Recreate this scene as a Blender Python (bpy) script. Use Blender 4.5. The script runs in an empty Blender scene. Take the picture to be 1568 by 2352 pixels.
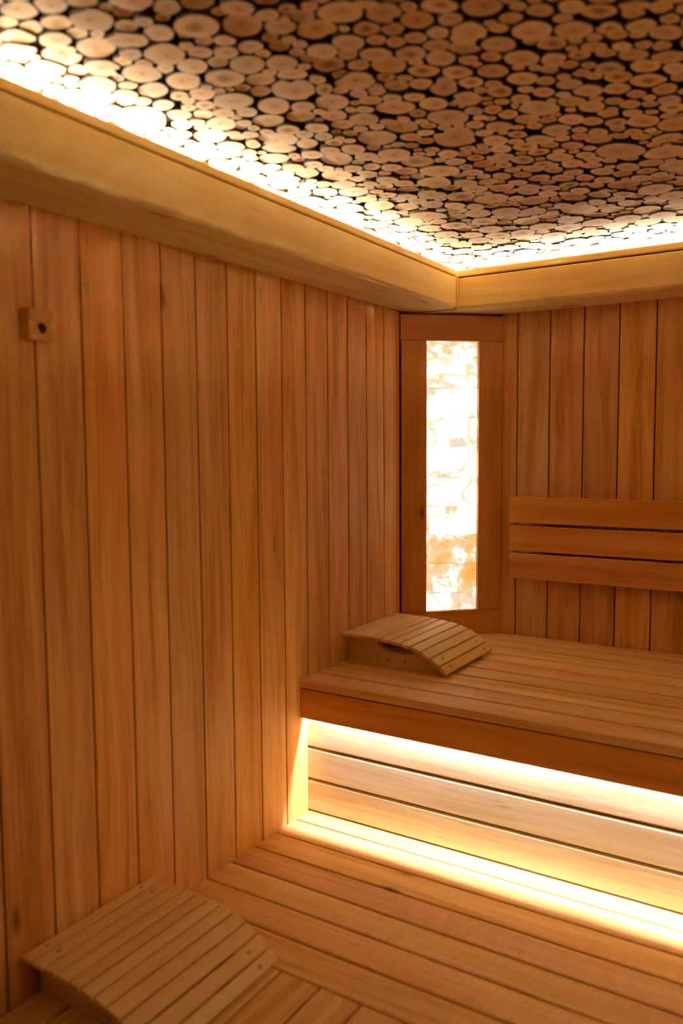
import bpy, math, random
import numpy as np
from mathutils import Matrix, Vector

random.seed(7)
scene = bpy.context.scene
COL = scene.collection

# ------------------------------------------------------------------ camera, world, exposure
ZL = 0.45                                   # lower bench top above the floor
cam_data = bpy.data.cameras.new('camera')
cam = bpy.data.objects.new('camera', cam_data)
COL.objects.link(cam)
R_ = Vector((0.84503675, 0.53466356, -0.00691179))
U_ = Vector((-0.03682401, 0.07108629, 0.99679021))
F_ = Vector((-0.53343873, 0.84206984, -0.07975898))
CAM = Vector((1.35000787, -1.13458132, 1.0802662 + ZL))
cam.matrix_world = Matrix(((R_.x, U_.x, -F_.x, CAM.x), (R_.y, U_.y, -F_.y, CAM.y),
                           (R_.z, U_.z, -F_.z, CAM.z), (0, 0, 0, 1)))
cam_data.sensor_fit = 'HORIZONTAL'
cam_data.sensor_width = 24.0
cam_data.lens = 24.0 * 1877.02 / 1568.0
cam_data.clip_start = 0.02
cam_data.dof.use_dof = True
cam_data.dof.focus_distance = 2.75
cam_data.dof.aperture_fstop = 2.4
scene.camera = cam

world = bpy.data.worlds.new('world')
scene.world = world
world.use_nodes = True
world.node_tree.nodes['Background'].inputs[0].default_value = (0, 0, 0, 1)   # a closed, windowless cabin
world.node_tree.nodes['Background'].inputs[1].default_value = 0.0

scene.view_settings.view_transform = 'Standard'
scene.view_settings.look = 'None'
scene.view_settings.exposure = 0.2
scene.view_settings.gamma = 1.0
scene.view_settings.use_curve_mapping = False
scene.cycles.max_bounces = 8
scene.cycles.diffuse_bounces = 6
scene.cycles.glossy_bounces = 2
scene.cycles.caustics_reflective = False
scene.cycles.caustics_refractive = False

LED_COVE = 1120.0       # strip along the ceiling cove
LED_BENCH = 385.0      # strip under the upper bench edge
SALT = 3.0             # backlit salt bricks
LED_RGB = (1.0, 0.93, 0.73)

# ------------------------------------------------------------------ room sizes (metres)
WX = 2.40                                   # room width
YB = 1.6342                                 # back wall face
YF = -1.75                                  # wall behind the camera
ZU = ZL + 0.4063                            # upper bench top
ZBEAM = ZL + 1.5411                         # underside of the perimeter beams
ZGRV = ZL + 1.6472                          # groove between beam and cap
ZCAP = ZL + 1.6687                          # top of the cap
BW = 0.183                                  # beam depth
ZCEIL = ZCAP + 0.04                         # face of the log slices
PITCH = 0.114

# ------------------------------------------------------------------ helpers
def link(o, parent=None):
    COL.objects.link(o)
    if parent is not None:
        o.parent = parent
    return o

def tag(o, label=None, category=None, group=None, kind=None):
    if label: o['label'] = label
    if category: o['category'] = category
    if group: o['group'] = group
    if kind: o['kind'] = kind
    return o

def empty(name, loc=(0, 0, 0)):
    o = bpy.data.objects.new(name, None)
    o.empty_display_size = 0.05
    o.location = loc
    return link(o)

def mesh(name, verts, faces, mat, smooth=False):
    me = bpy.data.meshes.new(name)
    me.from_pydata([tuple(v) for v in verts], [], faces)
    if mat is not None:
        me.materials.append(mat)
    if smooth:
        me.polygons.foreach_set('use_smooth', [True] * len(me.polygons))
    me.update()
    return me

def extrude_profile(name, prof, length, mat, end=0.0):
    """prof: closed list of (y, z), counter-clockwise; swept along local +X from 0 to length.
    end > 0 chamfers both ends by shrinking the profile."""
    n = len(prof)
    cy = sum(p[0] for p in prof) / n
    cz = sum(p[1] for p in prof) / n
    rings = []
    if end > 0:
        hy = max(abs(p[0] - cy) for p in prof); hz = max(abs(p[1] - cz) for p in prof)
        sh = [(cy + (y - cy) * (1 - end / hy), cz + (z - cz) * (1 - end / hz)) for y, z in prof]
        rings = [(0, sh), (end, prof), (length - end, prof), (length, sh)]
    else:
        rings = [(0, prof), (length, prof)]
    verts = [(x, y, z) for x, pr in rings for (y, z) in pr]
    faces = []
    for r in range(len(rings) - 1):
        a, b = r * n, (r + 1) * n
        for i in range(n):
            j = (i + 1) % n
            faces.append((a + i, a + j, b + j, b + i))
    faces.append(tuple(reversed(range(n))))
    faces.append(tuple((len(rings) - 1) * n + i for i in range(n)))
    return mesh(name, verts, faces, mat)

_cache = {}
def plank_mesh(L, W, T, mat, ch=0.0025, end=0.0, chb=None):
    key = (round(L, 4), round(W, 4), round(T, 4), mat.name, ch, end)
    if key not in _cache:
        h, w = T / 2, W / 2
        c = ch
        prof = [(-w, -h), (w, -h), (w, h - c), (w - c * 0.3, h - c * 0.3), (w - c, h),
                (-w + c, h), (-w + c * 0.3, h - c * 0.3), (-w, h - c)]
        _cache[key] = extrude_profile('plank', prof, L, mat, end)
    return _cache[key]

def put(name, me, origin, xdir, zdir, parent=None):
    """local X -> xdir, local Z -> zdir, local origin -> origin"""
    x = Vector(xdir).normalized(); z = Vector(zdir).normalized(); y = z.cross(x)
    o = bpy.data.objects.new(name, me)
    link(o, parent)
    base = Matrix.Identity(4); q = parent
    while q is not None:
        base = base @ q.matrix_basis.inverted()
        q = q.parent
    M = Matrix(((x.x, y.x, z.x, origin[0]), (x.y, y.y, z.y, origin[1]), (x.z, y.z, z.z, origin[2]), (0, 0, 0, 1)))
    o.matrix_basis = base @ M
    return o

def box_mesh(name, lo, hi, mat):
    (a, b, c), (d, e, f) = lo, hi
    v = [(a, b, c), (d, b, c), (d, e, c), (a, e, c), (a, b, f), (d, b, f), (d, e, f), (a, e, f)]
    fs = [(0, 3, 2, 1), (4, 5, 6, 7), (0, 1, 5, 4), (1, 2, 6, 5), (2, 3, 7, 6), (3, 0, 4, 7)]
    return mesh(name, v, fs, mat)

# ------------------------------------------------------------------ materials
class NT:
    def __init__(s, name):
        s.m = bpy.data.materials.new(name); s.m.use_nodes = True
        s.t = s.m.node_tree; s.t.nodes.clear()
        s.out = s.n('ShaderNodeOutputMaterial')
    def n(s, kind, **kw):
        nd = s.t.nodes.new(kind)
        for k, v in kw.items():
            if k == 'i':
                for kk, vv in v.items():
                    if hasattr(vv, 'is_output'): s.t.links.new(vv, nd.inputs[kk])
                    else: nd.inputs[kk].default_value = vv
            else: setattr(nd, k, v)
        return nd
    def math(s, op, a, b=0.0, c=None, clamp=False):
        d = {0: a, 1: b}
        if c is not None: d[2] = c
        return s.n('ShaderNodeMath', operation=op, use_clamp=clamp, i=d).outputs[0]
    def vmath(s, op, a, b):
        return s.n('ShaderNodeVectorMath', operation=op, i={0: a, 1: b}).outputs[0]
    def ramp(s, fac, stops, interp='LINEAR'):
        r = s.n('ShaderNodeValToRGB', i={0: fac}); cr = r.color_ramp; cr.interpolation = interp
        while len(cr.elements) < len(stops): cr.elements.new(0.5)
        for e, (p, c) in zip(cr.elements, stops):
            e.position = p; e.color = (*c, 1) if len(c) == 3 else c
        return r.outputs[0]
    def mix(s, fac, a, b, mode='MIX'):
        nd = s.n('ShaderNodeMix', data_type='RGBA', blend_type=mode)
        for key, v in ((0, fac), (6, a), (7, b)):
            if hasattr(v, 'is_output'): s.t.links.new(v, nd.inputs[key])
            else: nd.inputs[key].default_value = v if key == 0 else (*v, 1)
        return nd.outputs[2]
    def rng(s, v, a, b, c, d):
        return s.n('ShaderNodeMapRange', i={0: v, 1: a, 2: b, 3: c, 4: d}).outputs[0]

def wood(name, c_light, c_mid, c_dark, tint=0.16, rough=0.54, knots=0.5, figure=0.0, streak=1.0):
    """grain runs along each piece's local X"""
    s = NT(name)
    tc = s.n('ShaderNodeTexCoord').outputs['Object']
    rnd = s.n('ShaderNodeObjectInfo').outputs['Random']
    off = s.n('ShaderNodeCombineXYZ', i={0: s.math('MULTIPLY', rnd, 61.0), 1: s.math('MULTIPLY', rnd, 173.0),
                                        2: s.math('MULTIPLY', rnd, 97.0)}).outputs[0]
    p = s.vmath('ADD', tc, off)
    # slow warp bends the grain around
    warp = s.n('ShaderNodeTexNoise', i={'Vector': s.vmath('MULTIPLY', p, (2.2, 9.0, 9.0)), 'Scale': 1.0, 'Detail': 0.0})
    wv = s.vmath('MULTIPLY', s.vmath('SUBTRACT', warp.outputs['Color'], (0.5, 0.5, 0.5)), (0.05, 0.035, 0.035))
    p2 = s.vmath('ADD', p, wv)
    broad = s.n('ShaderNodeTexNoise', i={'Vector': s.vmath('MULTIPLY', p2, (1.1, 21.0, 21.0)), 'Scale': 1.0,
                                         'Detail': 2.0, 'Roughness': 0.55}).outputs[0]
    grain = s.n('ShaderNodeTexNoise', i={'Vector': s.vmath('MULTIPLY', p2, (2.6, 120.0, 120.0)), 'Scale': 1.0,
                                         'Detail': 2.0, 'Roughness': 0.6}).outputs[0]
    fibre = s.n('ShaderNodeTexNoise', i={'Vector': s.vmath('MULTIPLY', p2, (22.0, 520.0, 520.0)), 'Scale': 1.0,
                                         'Detail': 0.0}).outputs[0]
    blotch = s.n('ShaderNodeTexNoise', i={'Vector': s.vmath('MULTIPLY', p, (1.6, 7.0, 7.0)), 'Scale': 1.0, 'Detail': 1.0}).outputs[0]
    f = s.math('ADD', s.math('MULTIPLY', broad, 0.62), s.math('MULTIPLY', grain, 0.30 * streak))
    f = s.math('ADD', f, s.math('MULTIPLY', fibre, 0.10))
    col = s.ramp(f, [(0.38, c_light), (0.51, c_mid), (0.66, c_dark)])
    # reddish heartwood zones
    red = s.rng(blotch, 0.52, 0.72, 0.0, 0.45)
    col = s.mix(red, col, (c_mid[0] * 0.92, c_mid[1] * 0.70, c_mid[2] * 0.55))
    if figure > 0:      # rippled curl across the grain
        rip = s.n('ShaderNodeTexNoise', i={'Vector': s.vmath('MULTIPLY', p2, (75.0, 9.0, 9.0)), 'Scale': 1.0, 'Detail': 1.0}).outputs[0]
        zone = s.rng(s.n('ShaderNodeTexNoise', i={'Vector': s.vmath('MULTIPLY', p, (2.5, 12.0, 12.0)), 'Scale': 1.0}).outputs[0], 0.45, 0.65, 0.0, 1.0)
        col = s.mix(s.math('MULTIPLY', s.rng(rip, 0.4, 0.62, 0.0, figure), zone), col, c_dark)
    # per-piece tone
    hsv = s.n('ShaderNodeHueSaturation', i={'Hue': s.rng(rnd, 0.0, 1.0, 0.498, 0.508), 'Saturation': s.rng(s.math('FRACT', s.math('MULTIPLY', rnd, 7.3)), 0, 1, 0.97, 1.08),
                                            'Value': s.rng(s.math('FRACT', s.math('MULTIPLY', rnd, 3.7)), 0, 1, 1.0 - tint, 1.0 + tint * 0.6), 'Color': col})
    col = hsv.outputs[0]
    if knots > 0:
        kv = s.n('ShaderNodeTexVoronoi', i={'Vector': s.vmath('MULTIPLY', p2, (3.4, 13.0, 13.0)), 'Scale': 1.0})
        pick = s.math('GREATER_THAN', s.n('ShaderNodeSeparateColor', i={0: kv.outputs['Color']}).outputs[0], 1.0 - 0.36 * knots)
        k = s.math('MULTIPLY', s.rng(kv.outputs['Distance'], 0.03, 0.13, 0.85, 0.0), pick)
        halo = s.math('MULTIPLY', s.rng(kv.outputs['Distance'], 0.05, 0.42, 0.35, 0.0), pick)
        col = s.mix(halo, col, (c_dark[0] * 0.8, c_dark[1] * 0.7, c_dark[2] * 0.6))
        col = s.mix(k, col, (c_dark[0] * 0.28, c_dark[1] * 0.2, c_dark[2] * 0.18))
        # short dark flecks
        fl = s.n('ShaderNodeTexVoronoi', i={'Vector': s.vmath('MULTIPLY', p2, (9.0, 95.0, 95.0)), 'Scale': 1.0})
        fp = s.math('GREATER_THAN', s.n('ShaderNodeSeparateColor', i={0: fl.outputs['Color']}).outputs[1], 0.955)
        col = s.mix(s.math('MULTIPLY', s.rng(fl.outputs['Distance'], 0.05, 0.3, 0.55, 0.0), fp), col,
                    (c_dark[0] * 0.45, c_dark[1] * 0.38, c_dark[2] * 0.3))
    b = s.n('ShaderNodeBsdfPrincipled', i={'Base Color': col, 'Roughness': s.rng(grain, 0.3, 0.7, rough - 0.06, rough + 0.08),
                                           'Specular IOR Level': 0.22})
    s.t.links.new(b.outputs[0], s.out.inputs[0])
    return s.m

def plain(name, col, rough=0.5, metal=0.0):
    s = NT(name)
    tc = s.n('ShaderNodeTexCoord').outputs['Object']
    nz = s.n('ShaderNodeTexNoise', i={'Vector': tc, 'Scale': 240.0, 'Detail': 2.0}).outputs[0]
    c = s.mix(s.rng(nz, 0.3, 0.7, 0.0, 0.35), col, tuple(v * 0.75 for v in col))
    b = s.n('ShaderNodeBsdfPrincipled', i={'Base Color': c, 'Roughness': rough, 'Metallic': metal})
    s.t.links.new(b.outputs[0], s.out.inputs[0])
    return s.m

def emitter(name, col, strength):
    s = NT(name)
    e = s.n('ShaderNodeEmission', i={0: (*col, 1), 1: strength})
    s.t.links.new(e.outputs[0], s.out.inputs[0])
    s.m.cycles.emission_sampling = 'FRONT'
    return s.m

W_WALL = wood('alder_cladding', (0.86, 0.52, 0.215), (0.76, 0.405, 0.142), (0.52, 0.235, 0.06), tint=0.14, knots=0.9)
W_BENCH = wood('aspen_bench', (0.83, 0.58, 0.28), (0.75, 0.48, 0.20), (0.56, 0.31, 0.10), tint=0.12, knots=0.12, figure=0.35)
W_FASCIA = wood('alder_boards', (0.74, 0.37, 0.105), (0.66, 0.30, 0.072), (0.50, 0.20, 0.042), tint=0.08, knots=0.3, streak=0.7)
W_RISER = wood('pale_riser', (0.80, 0.70, 0.55), (0.73, 0.61, 0.44), (0.58, 0.44, 0.27), tint=0.08, knots=0.2, streak=1.2)
W_BEAM = wood('pine_beam', (0.82, 0.65, 0.30), (0.75, 0.56, 0.225), (0.63, 0.44, 0.15), tint=0.05, knots=0.8, streak=0.7)
W_REST = wood('limewood_headrest', (0.80, 0.59, 0.30), (0.74, 0.52, 0.24), (0.64, 0.42, 0.175), tint=0.06, knots=0.12, streak=0.6)
W_PLUG = wood('dowel_end_grain', (0.58, 0.35, 0.16), (0.50, 0.29, 0.125), (0.42, 0.22, 0.09), tint=0.05, knots=0.0)
W_BLOCK = wood('sensor_block_wood', (0.66, 0.36, 0.12), (0.58, 0.30, 0.09), (0.48, 0.225, 0.06), tint=0.02, knots=0.0, streak=0.6)
DARK = plain('dark_backing', (0.035, 0.018, 0.009), 0.9)
BRASS = plain('brass', (0.90, 0.72, 0.24), 0.4, 0.35)
BLACK = plain('black_plastic', (0.012, 0.011, 0.010), 0.35)
STEEL = plain('sensor_steel', (0.7, 0.68, 0.62), 0.25, 1.0)
ALU = plain('strip_tape', (0.8, 0.78, 0.74), 0.5)
GLOW_COVE = emitter('cove_strip_light', LED_RGB, LED_COVE)
GLOW_RIGHT = emitter('right_cove_strip_light', LED_RGB, LED_COVE * 1.4)
GLOW_BENCH = emitter('bench_strip_light', (1.0, 0.975, 0.98), LED_BENCH)
SLATE = plain('slate', (0.045, 0.036, 0.030), 0.6)  # invented finish for the unseen walls, dark to limit bounced light
FLOOR_M = plain('floor_stone', (0.20, 0.15, 0.11), 0.6)

def salt_material():
    s = NT('backlit_salt')
    tc = s.n('ShaderNodeTexCoord').outputs['Object']
    oi = s.n('ShaderNodeObjectInfo')
    rnd = oi.outputs['Random']
    stain = s.n('ShaderNodeSeparateColor', i={0: oi.outputs['Color']}).outputs[0]
    off = s.n('ShaderNodeCombineXYZ', i={0: s.math('MULTIPLY', rnd, 31.0), 1: s.math('MULTIPLY', rnd, 11.0), 2: s.math('MULTIPLY', rnd, 47.0)}).outputs[0]
    p = s.vmath('ADD', tc, off)
    rot = s.n('ShaderNodeMapping', i={0: p, 2: (0.0, 0.9, 0.0), 3: (7.0, 7.0, 42.0)}).outputs[0]
    vein = s.n('ShaderNodeTexNoise', i={'Vector': rot, 'Scale': 1.0, 'Detail': 5.0, 'Roughness': 0.65, 'Distortion': 0.5}).outputs[0]
    cloud = s.n('ShaderNodeTexNoise', i={'Vector': p, 'Scale': 14.0, 'Detail': 4.0, 'Roughness': 0.6}).outputs[0]
    f = s.math('ADD', s.math('MULTIPLY', vein, 0.6), s.math('MULTIPLY', cloud, 0.4))
    th = s.math('SUBTRACT', 0.59, s.math('MULTIPLY', stain, 0.16))
    a = s.n('ShaderNodeMapRange', i={0: f, 1: th, 2: s.math('ADD', th, 0.17), 3: 0.0, 4: 1.0}).outputs[0]
    speck = s.n('ShaderNodeTexVoronoi', i={'Vector': p, 'Scale': 55.0})
    sp = s.math('MULTIPLY', s.math('GREATER_THAN', s.n('ShaderNodeSeparateColor', i={0: speck.outputs['Color']}).outputs[0], 0.93),
                s.rng(speck.outputs['Distance'], 0.08, 0.28, 0.75, 0.0))
    # light that gets through the salt: white where clear, orange and dimmer through iron-stained veins
    col = s.ramp(a, [(0.0, (1.0, 0.83, 0.60)), (0.28, (0.30, 0.21, 0.13)), (0.62, (0.29, 0.165, 0.06)), (1.0, (0.31, 0.14, 0.028))])
    v2 = s.n('ShaderNodeTexNoise', i={'Vector': s.vmath('MULTIPLY', rot, (0.55, 0.55, 0.35)), 'Scale': 1.0, 'Detail': 3.0, 'Distortion': 0.8}).outputs[0]
    ln = s.rng(s.math('ABSOLUTE', s.math('SUBTRACT', v2, 0.5)), 0.0, 0.03, 0.95, 0.0)
    col = s.mix(ln, col, (0.27, 0.17, 0.085), "DARKEN")
    veil = s.n('ShaderNodeTexNoise', i={'Vector': s.vmath('MULTIPLY', p, (1.0, 1.0, 2.0)), 'Scale': 9.0, 'Detail': 3.0}).outputs[0]
    col = s.mix(s.rng(veil, 0.40, 0.64, 0.0, 1.0), col, (0.27, 0.21, 0.165), 'DARKEN')
    col = s.mix(sp, col, (0.17, 0.06, 0.012))
    e = s.n('ShaderNodeEmission', i={0: col, 1: SALT})
    s.t.links.new(e.outputs[0], s.out.inputs[0])
    s.m.cycles.emission_sampling = 'FRONT'
    return s.m
SALT_SIDE = plain('salt_block', (0.75, 0.52, 0.36), 0.4)
SALT_M = salt_material()

def slice_material():
    s = NT('log_end_grain')
    uv = s.n('ShaderNodeUVMap', uv_map='UVMap').outputs[0]
    rv = s.n('ShaderNodeUVMap', uv_map='rnd').outputs[0]
    sep = s.n('ShaderNodeSeparateXYZ', i={0: rv})
    r1, r2 = sep.outputs[0], sep.outputs[1]
    off = s.n('ShaderNodeCombineXYZ', i={0: s.math('MULTIPLY', r1, 53.0), 1: s.math('MULTIPLY', r2, 71.0), 2: s.math('MULTIPLY', r1, 19.0)}).outputs[0]
    wob = s.n('ShaderNodeTexNoise', i={'Vector': s.vmath('ADD', uv, off), 'Scale': 1.4, 'Detail': 3.0})
    uvw = s.vmath('ADD', uv, s.vmath('MULTIPLY', s.vmath('SUBTRACT', wob.outputs['Color'], (0.5, 0.5, 0.5)), (0.35, 0.35, 0.0)))
    rr = s.n('ShaderNodeVectorMath', operation='LENGTH', i={0: uv}).outputs['Value']
    rw = s.n('ShaderNodeVectorMath', operation='LENGTH', i={0: uvw}).outputs['Value']
    sapw, heart = (0.86, 0.64, 0.42), (0.75, 0.49, 0.26)
    base = s.mix(s.rng(rw, 0.25, 0.85, 1.0, 0.0), sapw, heart)
    ring = s.math('SINE', s.math('MULTIPLY', rw, 44.0))
    base = s.mix(s.rng(ring, -0.2, 1.0, 0.0, 0.16), base, (0.36, 0.19, 0.09))
    # pith, stained heart
    base = s.mix(s.rng(rw, 0.04, 0.16, 0.62, 0.0), base, (0.12, 0.05, 0.02))
    st = s.math('MULTIPLY', s.rng(rw, 0.25, 0.55, 0.5, 0.0), s.math('GREATER_THAN', r2, 0.86))
    base = s.mix(st, base, (0.14, 0.065, 0.035))
    # saw blotches
    bl = s.n('ShaderNodeTexNoise', i={'Vector': s.vmath('ADD', uv, s.vmath('MULTIPLY', off, (2.0, 2.0, 2.0))), 'Scale': 2.0, 'Detail': 4.0, 'Roughness': 0.6}).outputs[0]
    base = s.mix(s.rng(bl, 0.5, 0.75, 0.0, 0.32), base, (0.46, 0.25, 0.11))
    # pale inner bark, dark bark outside
    base = s.mix(s.rng(rr, 0.90, 0.965, 0.0, 0.55), base, (0.66, 0.50, 0.28))
    base = s.mix(s.rng(rr, 1.02, 1.08, 0.0, 1.0), base, (0.105, 0.062, 0.032))
    hsv = s.n('ShaderNodeHueSaturation', i={'Hue': s.rng(r1, 0, 1, 0.495, 0.508), 'Saturation': s.rng(r2, 0, 1, 0.95, 1.12),
                                            'Value': s.rng(s.math('FRACT', s.math('MULTIPLY', r1, 5.1)), 0, 1, 0.82, 1.10), 'Color': base})
    b = s.n('ShaderNodeBsdfPrincipled', i={'Base Color': hsv.outputs[0], 'Roughness': 0.75, 'Specular IOR Level': 0.2})
    s.t.links.new(b.outputs[0], s.out.inputs[0])
    return s.m
SLICE_M = slice_material()

# ------------------------------------------------------------------ room shell
floor = link(bpy.data.objects.new('floor', box_mesh('floor', (-0.05, YF - 0.05, -0.06), (WX + 0.05, YB + 0.05, 0.0), FLOOR_M)))
tag(floor, 'dark stone floor under the benches', 'floor', kind='structure')

PT = 0.016     # cladding board thickness
GAP = 0.0042   # shadow joint

def clad(name, label, lo, hi, joints, face, zr):
    """backing sheet plus one cladding board between each pair of joints.
    face: 'x0','x1','y1','y0' = which room side the boards face"""
    w = link(bpy.data.objects.new(name, box_mesh(name, lo, hi, DARK)))
    tag(w, label, 'wall', kind='structure')
    z0, z1 = zr
    for a, b in zip(joints[:-1], joints[1:]):
        c, wd = (a + b) / 2, (b - a) - GAP
        me = plank_mesh(z1 - z0, wd, PT, W_WALL, ch=0.0022)
        if face == 'x0': put('plank', me, (-PT / 2, c, z0), (0, 0, 1), (1, 0, 0), w)
        if face == 'x1': put('plank', me, (WX + PT / 2, c, z0), (0, 0, 1), (-1, 0, 0), w)
        if face == 'y1': put('plank', me, (c, YB + PT / 2, z0), (0, 0, 1), (0, -1, 0), w)
        if face == 'y0': put('plank', me, (c, YF - PT / 2, z0), (0, 0, 1), (0, 1, 0), w)
    return w

ZT = ZCEIL + 0.02
jl = [-0.1019 + PITCH * i for i in range(-14, 13)]
jl = [YF] + [j for j in jl if j > YF + 0.03] + [1.3539]
wl = clad('wall_left', 'left wall of upright orange-brown boards', (-0.06, YF - 0.02, 0), (-PT - 0.001, YB + 0.02, ZT), jl, 'x0', (0.002, ZT))
# narrow batten closing the left wall against the corner lamp
put('corner_batten', plank_mesh(ZBEAM - ZU + 0.03, 0.026, 0.014, W_FASCIA, ch=0.002), (-0.010, 1.3685, ZU - 0.03), (0, 0, 1), (1, 0, 0), wl)

jb = [0.2675] + [0.328 + 0.1152 * i for i in range(0, 18)] + [WX]
wb = clad('wall_back', 'back wall of upright boards behind the slatted backrest', (-0.02, YB + PT + 0.001, 0), (WX + 0.02, YB + 0.06, ZT), jb, 'y1', (0.002, ZT))
# unseen sides: slate cladding is invented, dark so they return little light
wf = link(bpy.data.objects.new('wall_front', box_mesh('wall_front', (-0.02, YF - 0.06, 0), (WX + 0.02, YF - 0.012, ZT), DARK)))
tag(wf, 'unseen wall facing the benches, dark slate added to cut bounced light', 'wall', kind='structure')
for r in range(7):
    for c in range(4):
        z0 = r * 0.312; z1 = min(z0 + 0.309, ZT)
        x0 = c * WX / 4
        put('tile', box_mesh('tile', (x0 + 0.0015, -0.0118, z0 + 0.0015), (x0 + WX / 4 - 0.0015, 0.0, z1), SLATE), (0, YF, 0), (1, 0, 0), (0, 0, 1), wf)
wr = link(bpy.data.objects.new('wall_right', box_mesh('wall_right', (WX + 0.012, YF - 0.02, 0), (WX + 0.06, YB + 0.02, ZT), DARK)))
tag(wr, 'unseen wall on the right, dark slate added to cut bounced light', 'wall', kind='structure')
for r in range(7):
    for c in range(6):
        z0 = r * 0.312; z1 = min(z0 + 0.309, ZT)
        y0 = YF + c * (YB - YF) / 6
        put('tile', box_mesh('tile', (0.0, y0 + 0.0015, z0 + 0.0015), (0.0118, y0 + (YB - YF) / 6 - 0.0015, z1), SLATE), (WX, 0, 0), (1, 0, 0), (0, 0, 1), wr)

# ------------------------------------------------------------------ perimeter beams with caps and cove strips
def beam_profile(w, h, r):
    """y: 0 = wall side .. w = room side, z: 0..h; rounded lower room-side edge, eased upper edge"""
    pts = [(0, 0)]
    for k in range(0, 9):
        a = -math.pi / 2 + k / 8 * math.pi / 2
        pts.append((w - r + r * math.cos(a), r + r * math.sin(a)))
    pts += [(w, h - 0.003), (w - 0.003, h), (0, h)]
    return pts

def cap_profile(w, h, r):
    pts = [(0, 0), (w - 0.003, 0), (w, 0.003)]
    for k in range(0, 6):
        a = k / 5 * math.pi / 2
        pts.append((w - r + r * math.cos(a), h - r + r * math.sin(a)))
    pts.append((0, h))
    return pts

def smooth_profile(me, ang=0.6):
    me.polygons.foreach_set('use_smooth', [True] * len(me.polygons))
    me.update()
    try:
        me.set_sharp_from_angle(angle=ang)
    except Exception:
        pass
    return me

def beam(name, label, origin, xdir, ydir, L, led_label=None, glow=None, sy=0.088):
    # local Y must point from the wall into the room: zdir = up -> y = z x x
    root = put(name, smooth_profile(extrude_profile(name, beam_profile(BW, ZGRV - 0.0022 - ZBEAM, 0.011), L, W_BEAM)),
               origin, xdir, (0, 0, 1))
    y = Vector((0, 0, 1)).cross(Vector(xdir))
    flip = y.dot(Vector(ydir)) < 0
    assert not flip, name
    tag(root, label, 'beam', kind='structure')
    cp = put('cap_rail', smooth_profile(extrude_profile('cap_rail', cap_profile(BW + 0.0005, ZCAP - ZGRV, 0.004), L, W_BEAM)),
             (origin[0], origin[1], ZGRV), xdir, (0, 0, 1), root)
    tk = put('cap_bed', extrude_profile('cap_bed', [(0, 0), (BW - 0.006, 0), (BW - 0.006, 0.0022), (0, 0.0022)], L, DARK),
             (origin[0], origin[1], ZGRV - 0.0022), xdir, (0, 0, 1), root)
    if led_label is None:
        return root
    # flexible strip lying on the cap, set back from its edge
    st = empty('led_strip', (origin[0], origin[1], ZCAP))
    tag(st, led_label, 'light strip')
    put('tape', extrude_profile('tape', [(sy - 0.007, 0), (sy + 0.007, 0), (sy + 0.007, 0.004), (sy - 0.007, 0.004)], L - 0.03, ALU),
        Vector((origin[0], origin[1], ZCAP + 0.0002)) + Vector(xdir) * 0.015, xdir, (0, 0, 1), st)
    v, f = [], []
    nseg = max(4, int(L / 0.1)); step = (L - 0.04) / nseg
    for i in range(nseg):
        a, b = 0.02 + i * step + 0.001, 0.02 + (i + 1) * step - 0.001
        k = len(v)
        v += [(a, sy - 0.005, 0.0049), (b, sy - 0.005, 0.0049), (b, sy + 0.005, 0.0049), (a, sy + 0.005, 0.0049)]
        f.append((k, k + 1, k + 2, k + 3))
    put('diffuser', mesh('diffuser', v, f, glow), (origin[0], origin[1], ZCAP), xdir, (0, 0, 1), st)
    return root

# left wall: local X runs toward -Y so that local Y = +X
FILL = 0.017
beam('trim_1', 'long pale pine beam along the top of the left wall', (0, YB - BW - FILL, ZBEAM), (0, -1, 0), (1, 0, 0), YB - BW - FILL - YF,
     'glowing cove light strip on the cap of the left wall beam', GLOW_COVE)
# back wall: local Y = -Y  -> local X = -X
beam('trim_2', 'pale pine beam along the top of the back wall', (WX, YB, ZBEAM - 0.002), (-1, 0, 0), (0, -1, 0), WX,
     'glowing cove light strip on the cap of the back wall beam', GLOW_COVE)
beam('trim_3', 'pale pine beam along the top of the right wall', (WX, YF, ZBEAM), (0, 1, 0), (-1, 0, 0), YB - BW - YF,
     'cove light strip on the cap of the right wall beam', GLOW_RIGHT, 0.150)
beam('trim_4', 'pale pine beam along the top of the wall facing the benches', (BW, YF, ZBEAM), (1, 0, 0), (0, 1, 0), WX - 2 * BW)
# filler board where the two visible beams meet
fb = link(bpy.data.objects.new('trim_5', box_mesh('trim_5', (0.001, YB - BW - FILL + 0.003, ZBEAM - 0.005), (BW + 0.003, YB - BW - 0.0015, ZGRV - 0.002), W_BEAM)))
tag(fb, 'thin upright filler strip closing the corner between two ceiling beams', 'trim', kind='structure')

# ------------------------------------------------------------------ ceiling of log slices
ceil = link(bpy.data.objects.new('ceiling', box_mesh('ceiling', (-0.05, YF - 0.05, ZCEIL + 0.012), (WX + 0.05, YB + 0.05, ZCEIL + 0.06), DARK)))
tag(ceil, 'ceiling covered with round log slices on a black ground', 'ceiling', kind='structure')

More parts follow.
